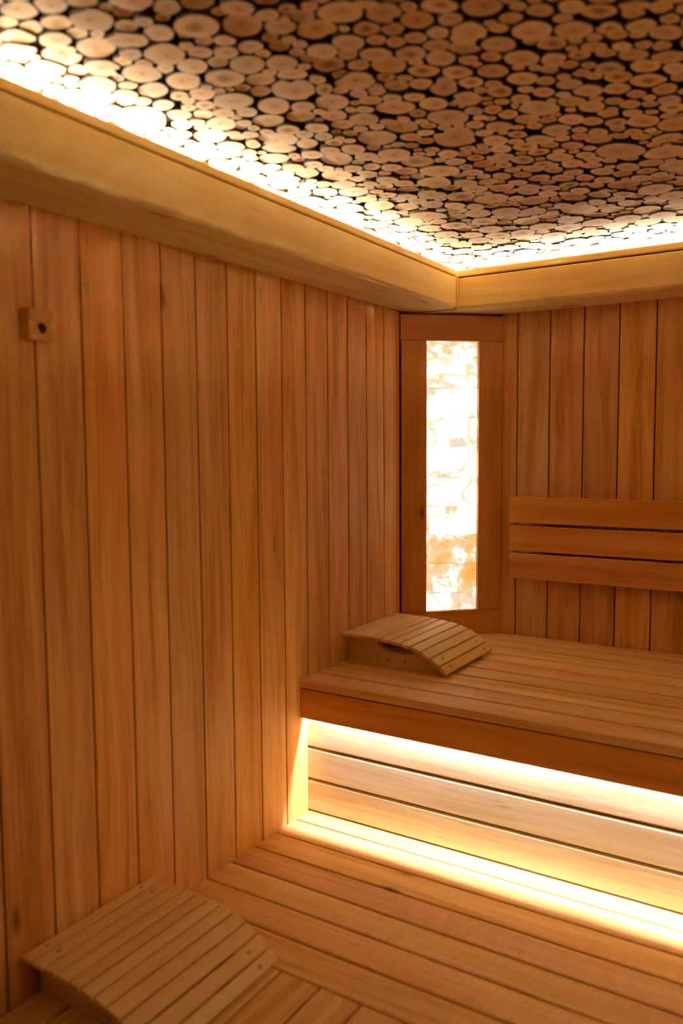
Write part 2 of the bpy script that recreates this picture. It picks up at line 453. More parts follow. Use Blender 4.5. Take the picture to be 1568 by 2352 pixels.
SLICES = "161,34,45,30,46,-45,1;490,-172,30,19,23,-25;371,-266,27,18,26,-22,1;689,-84,28,19,16,-25;545,-131,25,16,22,-27;388,-134,29,19,25,-26;483,87,32,21,24,-34,1;623,458,37,25,23,-51,1;307,-203,26,17,27,-24;455,-269,28,18,17,-16,1;822,69,24,15,14,-32,1;893,710,46,30,12,-50;907,114,26,17,10,-30;240,-214,28,18,28,-22,1;866,17,25,16,11,-25;629,-58,25,16,16,-24,1;591,116,31,21,18,-29,1;303,-339,24,15,22,-16;303,-102,28,18,26,-25;959,149,26,17,8,-27;185,-201,29,19,26,-20;739,-46,22,14,14,-24,1;412,-15,29,19,22,-26;476,-34,25,16,21,-26;211,-116,27,18,27,-24;821,400,32,21,12,-35,1;660,346,33,22,16,-34;366,61,30,20,23,-27;770,1,21,14,12,-24;375,-200,27,17,18,-17,1;349,-323,21,14,19,-15;341,-40,25,16,24,-26;664,106,25,16,15,-27;238,-294,25,16,20,-15;492,366,33,21,21,-36;267,-154,25,16,22,-20,1;314,264,35,23,23,-31,1;1004,125,24,16,5,-20;1076,232,22,15,5,-26;122,-45,29,19,27,-24;862,194,25,16,9,-26;595,257,32,21,15,-27;846,132,23,15,9,-24;509,170,26,17,19,-30;654,-6,21,13,14,-23;582,50,23,15,16,-25;820,-27,23,15,8,-17;412,123,25,17,22,-29;574,-179,21,14,13,-16;209,-272,26,17,19,-14;1016,400,29,19,6,-28;526,-7,22,14,17,-23;278,-257,21,14,20,-16;141,-106,24,16,26,-22;529,-213,21,14,13,-14;1049,192,21,14,5,-23;429,-188,19,13,18,-18;591,-98,21,13,13,-18;393,-74,22,14,19,-21;708,224,21,14,15,-32,1;1065,316,24,16,5,-24,1;604,-4,21,13,14,-21;318,-287,20,13,17,-14;269,-42,22,15,23,-22;489,-232,17,11,16,-16;134,-230,19,12,27,-19;513,618,39,26,17,-35;671,50,22,14,12,-20;718,81,20,13,12,-23;804,212,23,15,9,-23;749,124,21,14,11,-23;968,574,28,18,7,-34,1;211,177,29,19,23,-26;838,266,23,15,9,-25;795,116,21,14,9,-21,1;479,464,30,20,18,-34;560,347,27,18,16,-29;689,1118,45,30,14,-49;916,178,21,14,7,-21;354,428,29,19,22,-35;274,136,25,16,22,-26;977,79,17,11,6,-19;973,304,22,14,6,-24;1023,341,22,14,5,-25;753,181,22,15,10,-21;725,288,22,15,12,-27,1;920,372,24,16,7,-25;698,-25,17,11,11,-18;360,174,26,17,18,-23;496,538,32,21,17,-32;904,227,18,12,8,-25,1;663,277,24,15,12,-25;933,72,17,11,6,-18;463,691,34,22,19,-38,1;704,154,23,15,10,-20;1016,285,21,14,5,-22;519,268,23,15,16,-26;455,27,21,14,15,-19;975,356,21,14,6,-24;815,522,25,16,10,-31,1;516,-77,18,12,13,-16;515,37,23,15,12,-16;421,196,23,15,16,-23;1033,446,20,13,5,-27;961,404,21,14,6,-25;765,79,18,12,9,-18;816,17,16,10,8,-17;274,-298,16,10,17,-13;334,15,20,13,18,-20;1008,170,18,12,4,-18,1;154,212,28,18,20,-23;112,-175,18,12,22,-16;475,-86,17,11,14,-16;903,454,21,14,7,-27;287,309,29,19,17,-23,1;399,-305,21,13,10,-8;783,297,19,12,10,-25;1083,160,15,10,4,-18;298,518,29,19,20,-31;879,405,22,15,7,-24;636,-103,15,10,10,-15;890,70,16,10,6,-16;1056,125,22,14,3,-11;434,-102,17,11,14,-15;401,-227,15,10,14,-13;899,327,19,13,7,-22;476,228,21,14,15,-23;211,240,25,17,19,-23;1045,153,15,10,4,-17;242,348,28,18,18,-24;265,643,31,21,20,-33;332,922,44,30,16,-33;125,319,26,17,22,-26;263,777,33,22,21,-37;173,-69,19,13,19,-17;599,-141,15,9,10,-13;1064,365,17,11,4,-23;726,440,22,15,10,-25;856,484,21,14,8,-26;784,42,15,10,8,-16;758,227,19,12,8,-20;692,507,22,15,11,-28;970,219,18,12,5,-17;1029,537,22,15,4,-24;746,42,15,10,8,-16;679,194,18,12,10,-20;156,505,30,20,20,-28;728,3,15,9,9,-16,1;1009,206,16,10,4,-18;771,553,27,18,8,-23;220,-61,19,13,16,-15;662,612,25,16,11,-29,1;869,627,25,16,7,-26;782,447,21,14,8,-24;344,-165,15,10,15,-14;178,-249,15,10,18,-13;230,64,21,14,16,-17;422,763,30,20,16,-34,1;638,180,18,12,10,-19;772,681,26,17,8,-27;616,-165,19,13,6,-8;261,-329,13,8,15,-11;422,-253,13,9,12,-11;1032,493,19,12,4,-23;422,387,21,14,15,-25;925,548,20,13,6,-25;552,-48,15,10,11,-14;629,32,14,9,10,-16;1089,193,13,9,3,-17;498,-117,15,10,10,-12;368,227,20,13,15,-20;188,751,30,20,21,-34;849,340,17,11,7,-21;455,154,19,12,13,-18;250,463,23,15,19,-28;626,71,15,10,10,-16;437,-63,15,10,12,-14;733,-89,16,10,6,-10;1061,277,14,9,3,-18;728,582,23,15,9,-24;941,241,16,10,5,-16;244,9,16,10,17,-17;321,-251,14,9,13,-11;426,65,16,10,13,-17;353,116,17,11,14,-18;351,318,18,12,17,-24;272,586,26,17,17,-27;450,988,30,20,16,-37;1008,243,14,9,4,-16;819,169,15,10,6,-16;222,-166,14,9,15,-13;692,15,13,9,8,-14;712,40,13,9,8,-15;979,261,16,10,4,-16;782,737,21,14,9,-30;530,112,13,8,13,-20;419,448,22,14,14,-23;696,653,23,15,9,-25;632,-137,12,8,8,-11;571,204,18,12,10,-16;466,275,19,13,12,-19;708,994,28,19,10,-33;966,479,17,11,5,-21;786,153,14,9,7,-16;129,110,17,11,19,-19;881,833,23,15,7,-29;865,301,15,10,6,-18;580,84,11,7,13,-21;203,102,18,12,16,-17;114,246,20,13,19,-21;759,401,17,11,8,-21;920,505,18,12,5,-21;862,90,13,9,5,-14;528,783,26,17,12,-29;316,94,17,11,14,-16;465,-127,12,8,11,-12;132,445,19,13,22,-28;158,271,22,15,16,-18;683,560,19,13,9,-24;956,105,13,8,4,-13;917,267,14,9,5,-16;168,134,19,13,15,-16;249,410,21,14,16,-22;883,531,19,12,6,-21;881,579,17,12,6,-24;436,-226,12,8,10,-10;153,571,25,16,18,-26;530,725,24,16,12,-27;815,626,21,14,7,-22;777,-41,11,7,7,-13;648,228,16,11,8,-16;823,834,24,16,7,-26;600,175,14,9,10,-17;661,-123,11,7,7,-11;312,-152,14,9,11,-11;305,55,16,10,13,-15;985,442,16,10,4,-19;274,85,16,11,14,-15;131,158,19,12,16,-17;577,526,20,13,11,-23;138,-148,14,9,15,-12;612,211,15,10,9,-17;314,831,28,19,15,-28;772,-70,19,13,3,-6;743,367,15,10,8,-21;160,-269,9,6,19,-14;639,140,14,9,9,-15;807,339,15,10,7,-19;883,266,14,9,5,-16;550,402,19,13,10,-19;444,585,23,15,12,-23;1016,94,17,11,2,-8;350,-95,12,8,13,-13;556,-78,11,7,9,-12;961,522,17,11,4,-19;733,829,24,16,8,-25;814,1135,27,18,7,-32;381,848,25,17,15,-30;910,44,11,7,5,-12;1039,256,13,9,3,-14;181,346,21,14,15,-19;384,603,23,15,12,-22;296,-3,13,9,13,-14;223,-23,14,9,14,-13;539,-177,11,7,8,-9;1060,416,11,7,4,-22;647,841,23,15,9,-26;251,-84,14,9,12,-11;431,539,20,13,12,-22;377,367,18,12,13,-19;696,728,23,15,7,-21;788,255,14,9,6,-15;152,382,22,15,14,-17;842,591,17,11,6,-21;570,165,14,9,9,-15;543,72,12,8,9,-14;823,699,18,12,7,-23;1036,227,12,8,3,-13;376,273,15,10,13,-18;715,341,15,10,7,-17;690,405,15,10,8,-18;405,299,15,10,12,-19;946,446,15,10,4,-16;940,331,13,9,4,-15;406,338,16,10,12,-18;415,-278,10,6,9,-8;519,-49,11,7,9,-12;567,-21,11,7,8,-12;266,247,14,9,15,-19;626,890,23,15,9,-26;940,621,16,11,5,-20;826,1030,26,18,6,-24;980,188,11,7,4,-13;616,304,14,9,9,-17;340,-132,12,8,10,-10;930,296,13,8,4,-15,1;731,762,19,13,8,-23;431,882,25,17,11,-25;812,781,22,14,6,-20;891,925,23,15,5,-23;771,1006,24,16,7,-26;413,933,25,17,12,-26;200,538,17,12,17,-24;575,665,20,13,9,-21;946,662,18,12,4,-19;813,890,21,14,6,-24;742,936,21,14,7,-26;663,929,22,14,9,-26;740,506,16,11,7,-18;436,-136,10,7,10,-10;204,389,19,12,13,-17;776,856,20,13,7,-24;460,-212,10,6,8,-8;586,-41,10,7,8,-11;544,229,14,10,8,-14;813,474,15,10,6,-17;288,208,14,9,12,-15;774,603,17,11,6,-18;895,778,18,12,5,-21;549,137,12,8,8,-13;684,885,22,15,7,-22;710,1190,33,22,6,-22;393,514,16,11,12,-20;781,490,14,10,6,-17;365,796,20,13,13,-25;363,743,22,15,11,-21;569,6,10,7,8,-11;621,723,19,13,8,-20;190,-34,13,8,11,-11;950,192,11,7,3,-11;828,742,18,12,5,-20;612,591,16,11,8,-19;582,-64,10,6,7,-10;889,155,10,7,4,-11;828,307,12,8,5,-14;472,918,21,14,11,-26;411,33,12,8,9,-11;948,274,11,7,3,-12;996,505,14,9,3,-15;316,154,13,9,11,-13;807,582,15,10,6,-18;635,791,20,13,7,-20;666,158,13,9,5,-10;211,433,18,12,12,-17;751,1059,20,13,7,-27;345,-233,9,6,9,-8;489,10,11,7,8,-11;667,1040,20,13,8,-27;191,-155,10,7,11,-9;900,294,11,7,4,-13;353,643,18,12,11,-20;723,541,15,10,6,-16;555,300,14,9,7,-13;326,707,19,13,11,-20;650,662,16,11,7,-19;147,-175,11,7,11,-9;289,27,11,7,10,-11;877,364,12,8,4,-13;230,129,13,8,11,-12;521,315,13,9,8,-14;623,524,15,10,7,-17;258,-113,10,6,11,-10;160,-35,12,8,11,-10;269,49,12,8,10,-11;708,118,11,7,5,-10;772,336,12,8,5,-14;384,708,24,16,8,-15;851,555,14,9,5,-16;917,589,14,9,4,-16;451,-155,9,6,7,-8;782,932,18,12,6,-22;1002,473,12,8,3,-14;600,555,15,10,7,-17;167,452,17,12,12,-16;550,23,10,6,7,-10;429,490,15,10,9,-16;242,103,13,8,10,-11;227,281,14,9,11,-14;208,309,14,9,12,-15;607,368,13,9,7,-14;555,490,14,9,8,-16;935,43,10,7,2,-7;842,1072,21,14,5,-21;252,213,13,9,11,-13;458,317,13,8,8,-14;140,-197,10,7,10,-8;861,61,9,6,4,-9;921,417,12,8,3,-12;631,392,12,8,7,-14;455,415,13,9,9,-15;855,770,15,10,5,-19;530,443,14,9,7,-14;111,-136,10,6,11,-9;850,382,8,5,6,-19;171,-138,10,7,10,-8;264,185,12,8,10,-12;328,211,12,8,9,-12;760,264,10,7,5,-12;868,238,9,6,4,-11;450,631,14,10,9,-17;175,309,13,9,11,-14;202,-239,9,6,9,-7;938,211,9,6,3,-10;336,606,14,9,10,-18;670,-44,7,5,5,-8;842,659,13,8,4,-15;365,-9,9,6,8,-8;374,16,10,6,8,-9;469,189,10,7,7,-11;164,-160,8,5,10,-8;316,184,10,7,9,-11;586,304,10,7,6,-12;282,385,12,8,10,-13;194,281,12,8,10,-12;993,535,12,8,2,-11;518,222,9,6,7,-12;934,477,10,7,3,-12;160,171,11,7,10,-11;790,180,8,5,4,-9;293,173,10,6,9,-11;616,-120,6,4,5,-7;843,228,9,6,3,-9;293,354,11,7,9,-13;785,371,7,5,5,-14;745,334,9,6,4,-10;615,150,8,5,5,-8;867,441,9,6,3,-11;320,126,9,6,7,-9;391,23,7,5,6,-7;689,305,8,5,4,-9;751,319,8,5,3,-8;699,320,6,4,3,-8;743,251,5,3,3,-7"
given = []
for e in SLICES.split(';'):
    f = [float(v) for v in e.split(',')]
    given.append((f[0] / 1000, f[1] / 1000, f[2] / 1000, f[3] / 1000, f[4] / 1000, f[5] / 1000, len(f) > 6))

rs = np.random.RandomState(11)
RES = 0.004
gx = np.arange(0.004, WX - 0.004, RES); gy = np.arange(YF + 0.004, YB - 0.004, RES)
GX, GY = np.meshgrid(gx, gy)
D = np.minimum(np.minimum(GX, WX - GX), np.minimum(GY - YF, YB - GY)) + 0.004
sl = []       # x, y, A(2x2 axes) , lobed

def carve_circle(x, y, r):
    m = r + 0.09
    i0, i1 = max(0, int((y - m - gy[0]) / RES)), min(len(gy), int((y + m - gy[0]) / RES) + 2)
    j0, j1 = max(0, int((x - m - gx[0]) / RES)), min(len(gx), int((x + m - gx[0]) / RES) + 2)
    if i1 <= i0 or j1 <= j0: return
    d = np.hypot(GX[i0:i1, j0:j1] - x, GY[i0:i1, j0:j1] - y) - r
    np.minimum(D[i0:i1, j0:j1], d, out=D[i0:i1, j0:j1])

for (x, y, ax, ay, bx, by, lob) in given:
    A = np.array([[ax, bx], [ay, by]])
    sl.append((x, y, A, lob, True))
    u, s_, vt = np.linalg.svd(A)
    big, small = s_[0], s_[1]
    # an elongated slice occupies a short chain of discs
    n = 1 if big / small < 1.15 else 3
    for k in range(n):
        t = 0 if n == 1 else (k - 1) * (big - small)
        carve_circle(x + u[0, 0] * t, y + u[1, 0] * t, small if n > 1 else (big * small) ** 0.5)

targets = np.concatenate([np.sort(rs.uniform(0.030, 0.042, 150))[::-1], np.sort(rs.gamma(9.0, 0.0026, 2600).clip(0.012, 0.036))[::-1] * 1.0])
targets = np.sort(targets)[::-1]
for r in targets:
    ok = np.flatnonzero((D >= r + 0.001) & (D < r + 0.006))
    if len(ok) == 0:
        continue
    k = ok[rs.randint(len(ok))]
    x, y = GX.flat[k], GY.flat[k]
    rr = min(r, D.flat[k] - 0.0008)
    e = rs.uniform(0.92, 1.08)
    sl.append((x, y, np.array([[rr * e, 0], [0, rr / e]]), rs.rand() < 0.08, False))
    carve_circle(x, y, rr)
# fill what is left with the small branches
# (the traced area keeps its open black gaps)
tr = np.zeros(D.shape, bool)
for (x, y, *_r) in given:
    tr |= (np.abs(GX - x) < 0.05) & (np.abs(GY - y) < 0.05)
for r in (0.0165, 0.0145, 0.0125, 0.011, 0.0095, 0.008, 0.0068):
    if r < 0.0095: D[tr] = -1.0
    while True:
        ok = np.flatnonzero(D >= r)
        if len(ok) == 0: break
        rs.shuffle(ok)
        done = 0
        for k in ok[:4000]:
            if D.flat[k] >= r:
                x, y = GX.flat[k], GY.flat[k]
                rr = min(D.flat[k] - 0.0005, r * 1.25)
                sl.append((x, y, np.eye(2) * rr, False, False)); carve_circle(x, y, rr); done += 1
        if not done: break

# outline of each slice: its own shape, grown toward and cut by the bisector with its neighbours
NS = 18
th = np.arange(NS) / NS * 2 * math.pi
CT, ST = np.cos(th), np.sin(th)
PX = np.array([s[0] for s in sl]); PY = np.array([s[1] for s in sl])
RM = np.array([math.sqrt(abs(np.linalg.det(s[2]))) for s in sl])
cell = 0.1
AI = np.array([np.linalg.inv(s[2]) for s in sl])
bins = {}
for i in range(len(sl)):
    bins.setdefault((int(PX[i] / cell), int(math.floor(PY[i] / cell))), []).append(i)

def outline(i):
    x, y, A, lob, fixed = sl[i]
    pts = A @ np.vstack([CT, ST])
    rad = np.hypot(pts[0], pts[1]); ang = np.arctan2(pts[1], pts[0])
    ph = rs.uniform(0, 6.28, 3)
    rad = rad * (1 + 0.035 * np.sin(2 * ang + ph[0]) + 0.03 * np.sin(3 * ang + ph[1]) + 0.018 * np.sin(5 * ang + ph[2]))
    if lob:
        a0 = rs.uniform(0, 6.28)
        dd = np.angle(np.exp(1j * (ang - a0)))
        rad = rad * (1.06 - 0.42 * np.exp(-(dd / 0.22) ** 2) - 0.16 * np.exp(-(np.angle(np.exp(1j * (ang - a0 - 2.4))) / 0.3) ** 2))
    # neighbours
    cx, cy = int(x / cell), int(math.floor(y / cell))
    nb = [j for a in (-1, 0, 1) for b in (-1, 0, 1) for j in bins.get((cx + a, cy + b), ()) if j != i]
    lim = np.full(NS, 1.0)
    if nb:
        nb = np.array(nb)
        dx, dy = PX[nb] - x, PY[nb] - y
        d = np.hypot(dx, dy) + 1e-9
        ux, uy = dx / d, dy / d
        def reach(k, ax, ay):          # support of slice k's ellipse toward a direction
            I = AI[k]
            return 1.0 / np.hypot(I[..., 0, 0] * ax + I[..., 0, 1] * ay, I[..., 1, 0] * ax + I[..., 1, 1] * ay)
        ri, rj = reach(i, ux, uy), reach(nb, ux, uy)
        h = ri + (d - ri - rj) / 2
        h = np.maximum(h, ri * 0.55)
        cosv = (np.cos(ang)[:, None] * dx[None] + np.sin(ang)[:, None] * dy[None]) / d[None]
        q = np.where(cosv > 0.2, (h[None] - 0.0011) / np.maximum(cosv, 0.2), 9.0)
        lim = q.min(1)
    grow = 1.0 if fixed else 1.12
    if lob: grow = 1.0
    rad = np.where(lim > rad, np.minimum(lim, rad * grow), np.maximum(lim, rad * 0.55))
    # keep the outline from getting angular
    sm = 0.25 * np.roll(rad, 1) + 0.5 * rad + 0.25 * np.roll(rad, -1)
    if not lob: rad = np.minimum(rad, sm * 1.01)
    return rad * np.cos(ang), rad * np.sin(ang)

order_area = []
def slice_geo(i, local):
    ox, oy = outline(i)
    x, y = (0, 0) if local else (PX[i], PY[i])
    dz = rs.uniform(-0.0035, 0.0035)
    zf, zb = ZCEIL + dz, ZCEIL + 0.0125
    px, py = rs.uniform(-0.18, 0.18, 2) * RM[i]
    v = [(x + px, y + py, zf)]
    v += [(x + ox[k], y + oy[k], zf) for k in range(NS)]
    v += [(x + ox[k], y + oy[k], zb) for k in range(NS)]
    f = [(0, 1 + (k + 1) % NS, 1 + k) for k in range(NS)]
    f += [(1 + k, 1 + (k + 1) % NS, 1 + NS + (k + 1) % NS, 1 + NS + k) for k in range(NS)]
    uv = []
    for k in range(NS):
        j = (k + 1) % NS
        uv += [(0, 0), (CT[j], ST[j]), (CT[k], ST[k])]
    for k in range(NS):
        j = (k + 1) % NS
        uv += [(1.2 * CT[k], 1.2 * ST[k]), (1.2 * CT[j], 1.2 * ST[j]), (1.2 * CT[j], 1.2 * ST[j]), (1.2 * CT[k], 1.2 * ST[k])]
    return v, f, uv, (rs.rand(), rs.rand())

def add_uv(me, uv, rn):
    a = me.uv_layers.new(name='UVMap'); b = me.uv_layers.new(name='rnd')
    a.data.foreach_set('uv', np.asarray(uv, dtype=np.float32).ravel())
    b.data.foreach_set('uv', np.asarray(rn, dtype=np.float32).ravel())

N_OWN = min(300, len(given))
for i in range(N_OWN):
    v, f, uv, rn = slice_geo(i, True)
    me = mesh('log_slice', v, f, SLICE_M)
    add_uv(me, uv, [rn] * len(uv))
    o = bpy.data.objects.new('log_slice', me); link(o, ceil)
    o.location = (PX[i], PY[i], 0)
V, Fc, UV, RN = [], [], [], []
for i in range(N_OWN, len(sl)):
    v, f, uv, rn = slice_geo(i, False)
    k = len(V); V += v; Fc += [tuple(a + k for a in q) for q in f]; UV += uv; RN += [rn] * len(uv)
me = mesh('small_log_slices', V, Fc, SLICE_M); add_uv(me, UV, RN)
rest = link(bpy.data.objects.new('small_log_slices', me), ceil)
rest['kind'] = 'stuff'
print('slices', len(sl), 'own', N_OWN)

# ------------------------------------------------------------------ upper bench
YUF = 0.7632; YR = 0.8008; XE = WX - 0.002
ub = empty('upper_bench', (0, YUF, 0))
tag(ub, 'upper slatted wooden bench along the back wall, lit from under its front edge', 'bench')
TB = 0.0223
ug = [YUF, 0.8575, 0.9518, 1.0537, 1.1507, 1.2489, 1.3428, 1.4353, 1.5364, YB - 0.002]
for k, (a, b) in enumerate(zip(ug[:-1], ug[1:])):
    g = 0.0082
    lo = a if k == 0 else a + g / 2
    hi = b - g / 2
    x0 = 0.001
    if hi > 1.38:      # back boards are cut round the corner lamp
        x0 = 0.004
    put('bench_plank', plank_mesh(XE - x0, hi - lo, TB, W_BENCH, ch=0.002), (x0, (lo + hi) / 2, ZU - TB / 2), (1, 0, 0), (0, 0, 1), ub)
ZFB = ZL + 0.2935
put('fascia', plank_mesh(XE - 0.001, ZU - TB - 0.004 - ZFB, 0.015, W_FASCIA, ch=0.0025), (0.001, YUF + 0.0085, (ZU - TB - 0.004 + ZFB) / 2), (1, 0, 0), (0, -1, 0), ub)
put('fascia_shadow_strip', box_mesh('fascia_shadow_strip', (0.001, 0.0045, ZU - TB - 0.0039), (XE, 0.013, ZU - TB - 0.0002), DARK), (0, YUF, 0), (1, 0, 0), (0, 0, 1), ub)  # dark strip standing in for the shade in the gap above the fascia
# cladding between the two benches
put('riser_backing', box_mesh('riser_backing', (0.001, 0, ZL + 0.001), (XE, 0.008, ZU - TB - 0.002), DARK), (0, YR + 0.022, 0), (1, 0, 0), (0, 0, 1), ub)
zr = [ZL + 0.002, ZL + 0.099, ZL + 0.1956, ZL + 0.292, ZU - TB - 0.002]
for a, b in zip(zr[:-1], zr[1:]):
    put('riser_board', plank_mesh(XE - 0.001, b - a - 0.0055, 0.018, W_RISER, ch=0.0045), (0.001, YR + 0.009, (a + b) / 2 - 0.0005), (1, 0, 0), (0, -1, 0), ub)
# joists under the planks
for x in (0.05, 0.75, 1.45, 2.15):
    put('joist', box_mesh('joist', (-0.02, 0.03, ZU - TB - 0.07), (0.02, YB - YR - 0.03, ZU - TB - 0.0005), W_BENCH), (x, YR, 0), (1, 0, 0), (0, 0, 1), ub)

LZ = ZFB + 0.050; LY = 0.7935
st = empty('led_strip', (0, LY, LZ))
tag(st, 'light strip hidden behind the front board of the upper bench, shining down', 'light strip')
put('tape', box_mesh('tape', (0.004, -0.0055, -0.004), (XE - 0.004, 0.0068, 0.0), ALU), (0, LY, LZ), (1, 0, 0), (0, 0, 1), st)
v, f = [], []
for i in range(23):
    a, b = 0.005 + i * 0.1035, 0.005 + (i + 1) * 0.1035 - 0.001
    k = len(v); v += [(a, -0.0045, -0.0048), (b, -0.0045, -0.0048), (b, 0.0045, -0.0048), (a, 0.0045, -0.0048)]; f.append((k + 3, k + 2, k + 1, k))
put('diffuser', mesh('diffuser', v, f, GLOW_BENCH), (0, LY, LZ), (1, 0, 0), (0, 0, 1), st)

# ------------------------------------------------------------------ lower bench (with a wing along the left wall)
lb = empty('lower_bench', (0, 0, 0))
tag(lb, 'lower slatted wooden bench below the lit riser, with a wing along the left wall', 'bench')
TL = 0.024
lg = [0.8265, 0.7359, 0.6395, 0.5440, 0.4466, 0.3526, 0.2553, 0.1554]
for k, (a, b) in enumerate(zip(lg[:-1], lg[1:])):
    g = 0.0035 if k == 0 else 0.0058
    hi = a - g / 2; lo = b + 0.0029
    put('bench_plank', plank_mesh(XE - 0.001, hi - lo, TL, W_BENCH, ch=0.0035), (0.001, (lo + hi) / 2, ZL - TL / 2), (1, 0, 0), (0, 0, 1), lb)
WING = [0.001] + [0.0909 + 0.0958 * k for k in range(0, 8)]
for a, b in zip(WING[:-1], WING[1:]):
    put('bench_plank', plank_mesh(0.1554 - 0.0029 - (YF + 0.002), b - a - 0.0055, TL, W_BENCH, ch=0.0035), ((a + b) / 2, YF + 0.002, ZL - TL / 2), (0, 1, 0), (0, 0, 1), lb)
put('fascia', plank_mesh(0.1554 - YF - 0.01, 0.09, 0.018, W_FASCIA), (WING[-1] - 0.012, YF + 0.004, ZL - TL - 0.047), (0, 1, 0), (1, 0, 0), lb)
put('fascia', plank_mesh(XE - WING[-1], 0.09, 0.018, W_FASCIA), (WING[-1], 0.1695, ZL - TL - 0.047), (1, 0, 0), (0, -1, 0), lb)
put('underlay', box_mesh('underlay', (0.001, 0.19, ZL - 0.0705), (XE, YR + 0.02, ZL - 0.0605), DARK), (0, 0, 0), (1, 0, 0), (0, 0, 1), lb)
put('underlay', box_mesh('underlay', (0.001, YF + 0.004, ZL - 0.0705), (WING[-1] - 0.03, 0.16, ZL - 0.0605), DARK), (0, 0, 0), (1, 0, 0), (0, 0, 1), lb)
for y in (0.3, 0.55, 0.78):
    put('joist', box_mesh('joist', (0.001, y - 0.015, ZL - 0.0602), (XE, y + 0.015, ZL - TL - 0.0003), W_BENCH), (0, 0, 0), (1, 0, 0), (0, 0, 1), lb)
for y in (-1.4, -0.75, -0.1, 0.12):
    put('joist', box_mesh('joist', (0.001, y - 0.02, ZL - 0.0602), (WING[-1] - 0.03, y + 0.02, ZL - TL - 0.0003), W_BENCH), (0, 0, 0), (1, 0, 0), (0, 0, 1), lb)
for (x, y) in ((0.04, -1.6), (0.70, -1.6), (0.70, 0.20), (0.04, 0.75), (1.45, 0.20), (2.18, 0.20), (1.45, 0.75), (2.18, 0.75), (0.70, 0.75)):
    put('leg', box_mesh('leg', (-0.025, -0.025, 0), (0.025, 0.025, ZL - 0.0708), W_BENCH), (x, y, 0), (1, 0, 0), (0, 0, 1), lb)
for (x, y) in ((0.04, 0.86), (1.45, 0.86), (2.18, 0.86), (0.04, 1.58), (1.45, 1.58), (2.18, 1.58)):
    put('leg', box_mesh('leg', (-0.022, -0.022, 0), (0.022, 0.022, ZU - TB - 0.0705), W_BENCH), (x, y, 0), (1, 0, 0), (0, 0, 1), ub)

# ------------------------------------------------------------------ slatted backrest on the back wall
br = empty('backrest', (1.2, YB, ZL + 0.61))
tag(br, 'slatted wooden backrest of three long boards on the back wall', 'backrest')
YBR = 1.5842
for (z0, z1) in ((0.8118, 0.9018), (0.7136, 0.8016), (0.6164, 0.7055)):
    put('backrest_board', plank_mesh(1.86 - 0.3228, z1 - z0, 0.020, W_FASCIA, ch=0.0025, end=0.0015), (0.3228, YBR + 0.010, ZL + (z0 + z1) / 2), (1, 0, 0), (0, -1, 0), br)
for x in (0.425, 1.10, 1.76):
    bt = put('batten', box_mesh('batten', (-0.02, YBR + 0.0203, ZL + 0.63), (0.02, YB - 0.0003, ZL + 0.89), W_FASCIA), (x, 0, 0), (1, 0, 0), (0, 0, 1), br)

# ------------------------------------------------------------------ corner lamp of backlit salt bricks
cl = empty('corner_lamp', (0.14, 1.508, ZU))
tag(cl, 'corner lamp of stacked backlit salt bricks in a wooden frame', 'lamp')
A0 = Vector((0.0005, 1.382, 0)); B0 = Vector((0.278, 1.6325, 0))
TD = (B0 - A0).normalized(); ND = Vector((TD.y, -TD.x, 0))     # along the frame, into the room
FW = (B0 - A0).length; FT = 0.020
ST_W = 0.0905; ZF0 = ZU + 0.0005; ZF1 = ZBEAM - 0.009
RB, RT = ZL + 0.4945, ZL + 1.4437
def fpos(s, z, d=0.0):
    p = A0 + TD * s + ND * d
    return (p.x, p.y, z)
W_FR = wood('lamp_frame_wood', (0.66, 0.29, 0.08), (0.58, 0.245, 0.06), (0.47, 0.185, 0.04), tint=0.04, knots=0.1, streak=0.7)
put('rail', plank_mesh(FW, ZF1 - RT - 0.001, FT, W_FR, ch=0.0015), fpos(0, (ZF1 + RT + 0.001) / 2, -FT / 2), TD, ND, cl)
put('rail', plank_mesh(FW, RB - ZF0 - 0.001, FT, W_FR, ch=0.0015), fpos(0, (ZF0 + RB - 0.001) / 2, -FT / 2), TD, ND, cl)
put('stile', plank_mesh(RT - RB - 0.001, ST_W, FT, W_FR, ch=0.0015), fpos(ST_W / 2 + 0.003, RB + 0.0005, -FT / 2), (0, 0, 1), ND, cl)
put('stile', plank_mesh(RT - RB - 0.001, FW - 0.2835 - 0.003, FT, W_FR, ch=0.0015), fpos((0.2835 + FW - 0.003) / 2, RB + 0.0005, -FT / 2), (0, 0, 1), ND, cl)
zj = [0.4945 - 0.04, 0.5558, 0.6601, 0.7633, 0.8654, 0.9684, 1.0766, 1.1788, 1.2824, 1.3895, 1.4437 + 0.04]
stain = [0.35, 0.8, 0.85, 0.5, 0.12, 0.18, 0.05, 0.0, 0.0, 0.7]
for k in range(10):
    h = zj[k + 1] - zj[k] - 0.0008
    # only the face turned to the room glows through
    hw, hh, c_ = h / 2, 0.015, 0.002
    me = extrude_profile('salt_brick', [(-hw, -hh), (hw, -hh), (hw, hh - c_), (hw - c_, hh), (-hw + c_, hh), (-hw, hh - c_)], 0.235, SALT_SIDE)
    me.materials.append(SALT_M)
    for pg in me.polygons:
        if pg.normal.z > 0.3: pg.material_index = 1
    b = put('salt_brick', me, fpos(0.07, ZL + (zj[k] + zj[k + 1]) / 2, -FT - 0.0155), TD, ND, cl)
    b.color = (stain[k], 0, 0, 1)
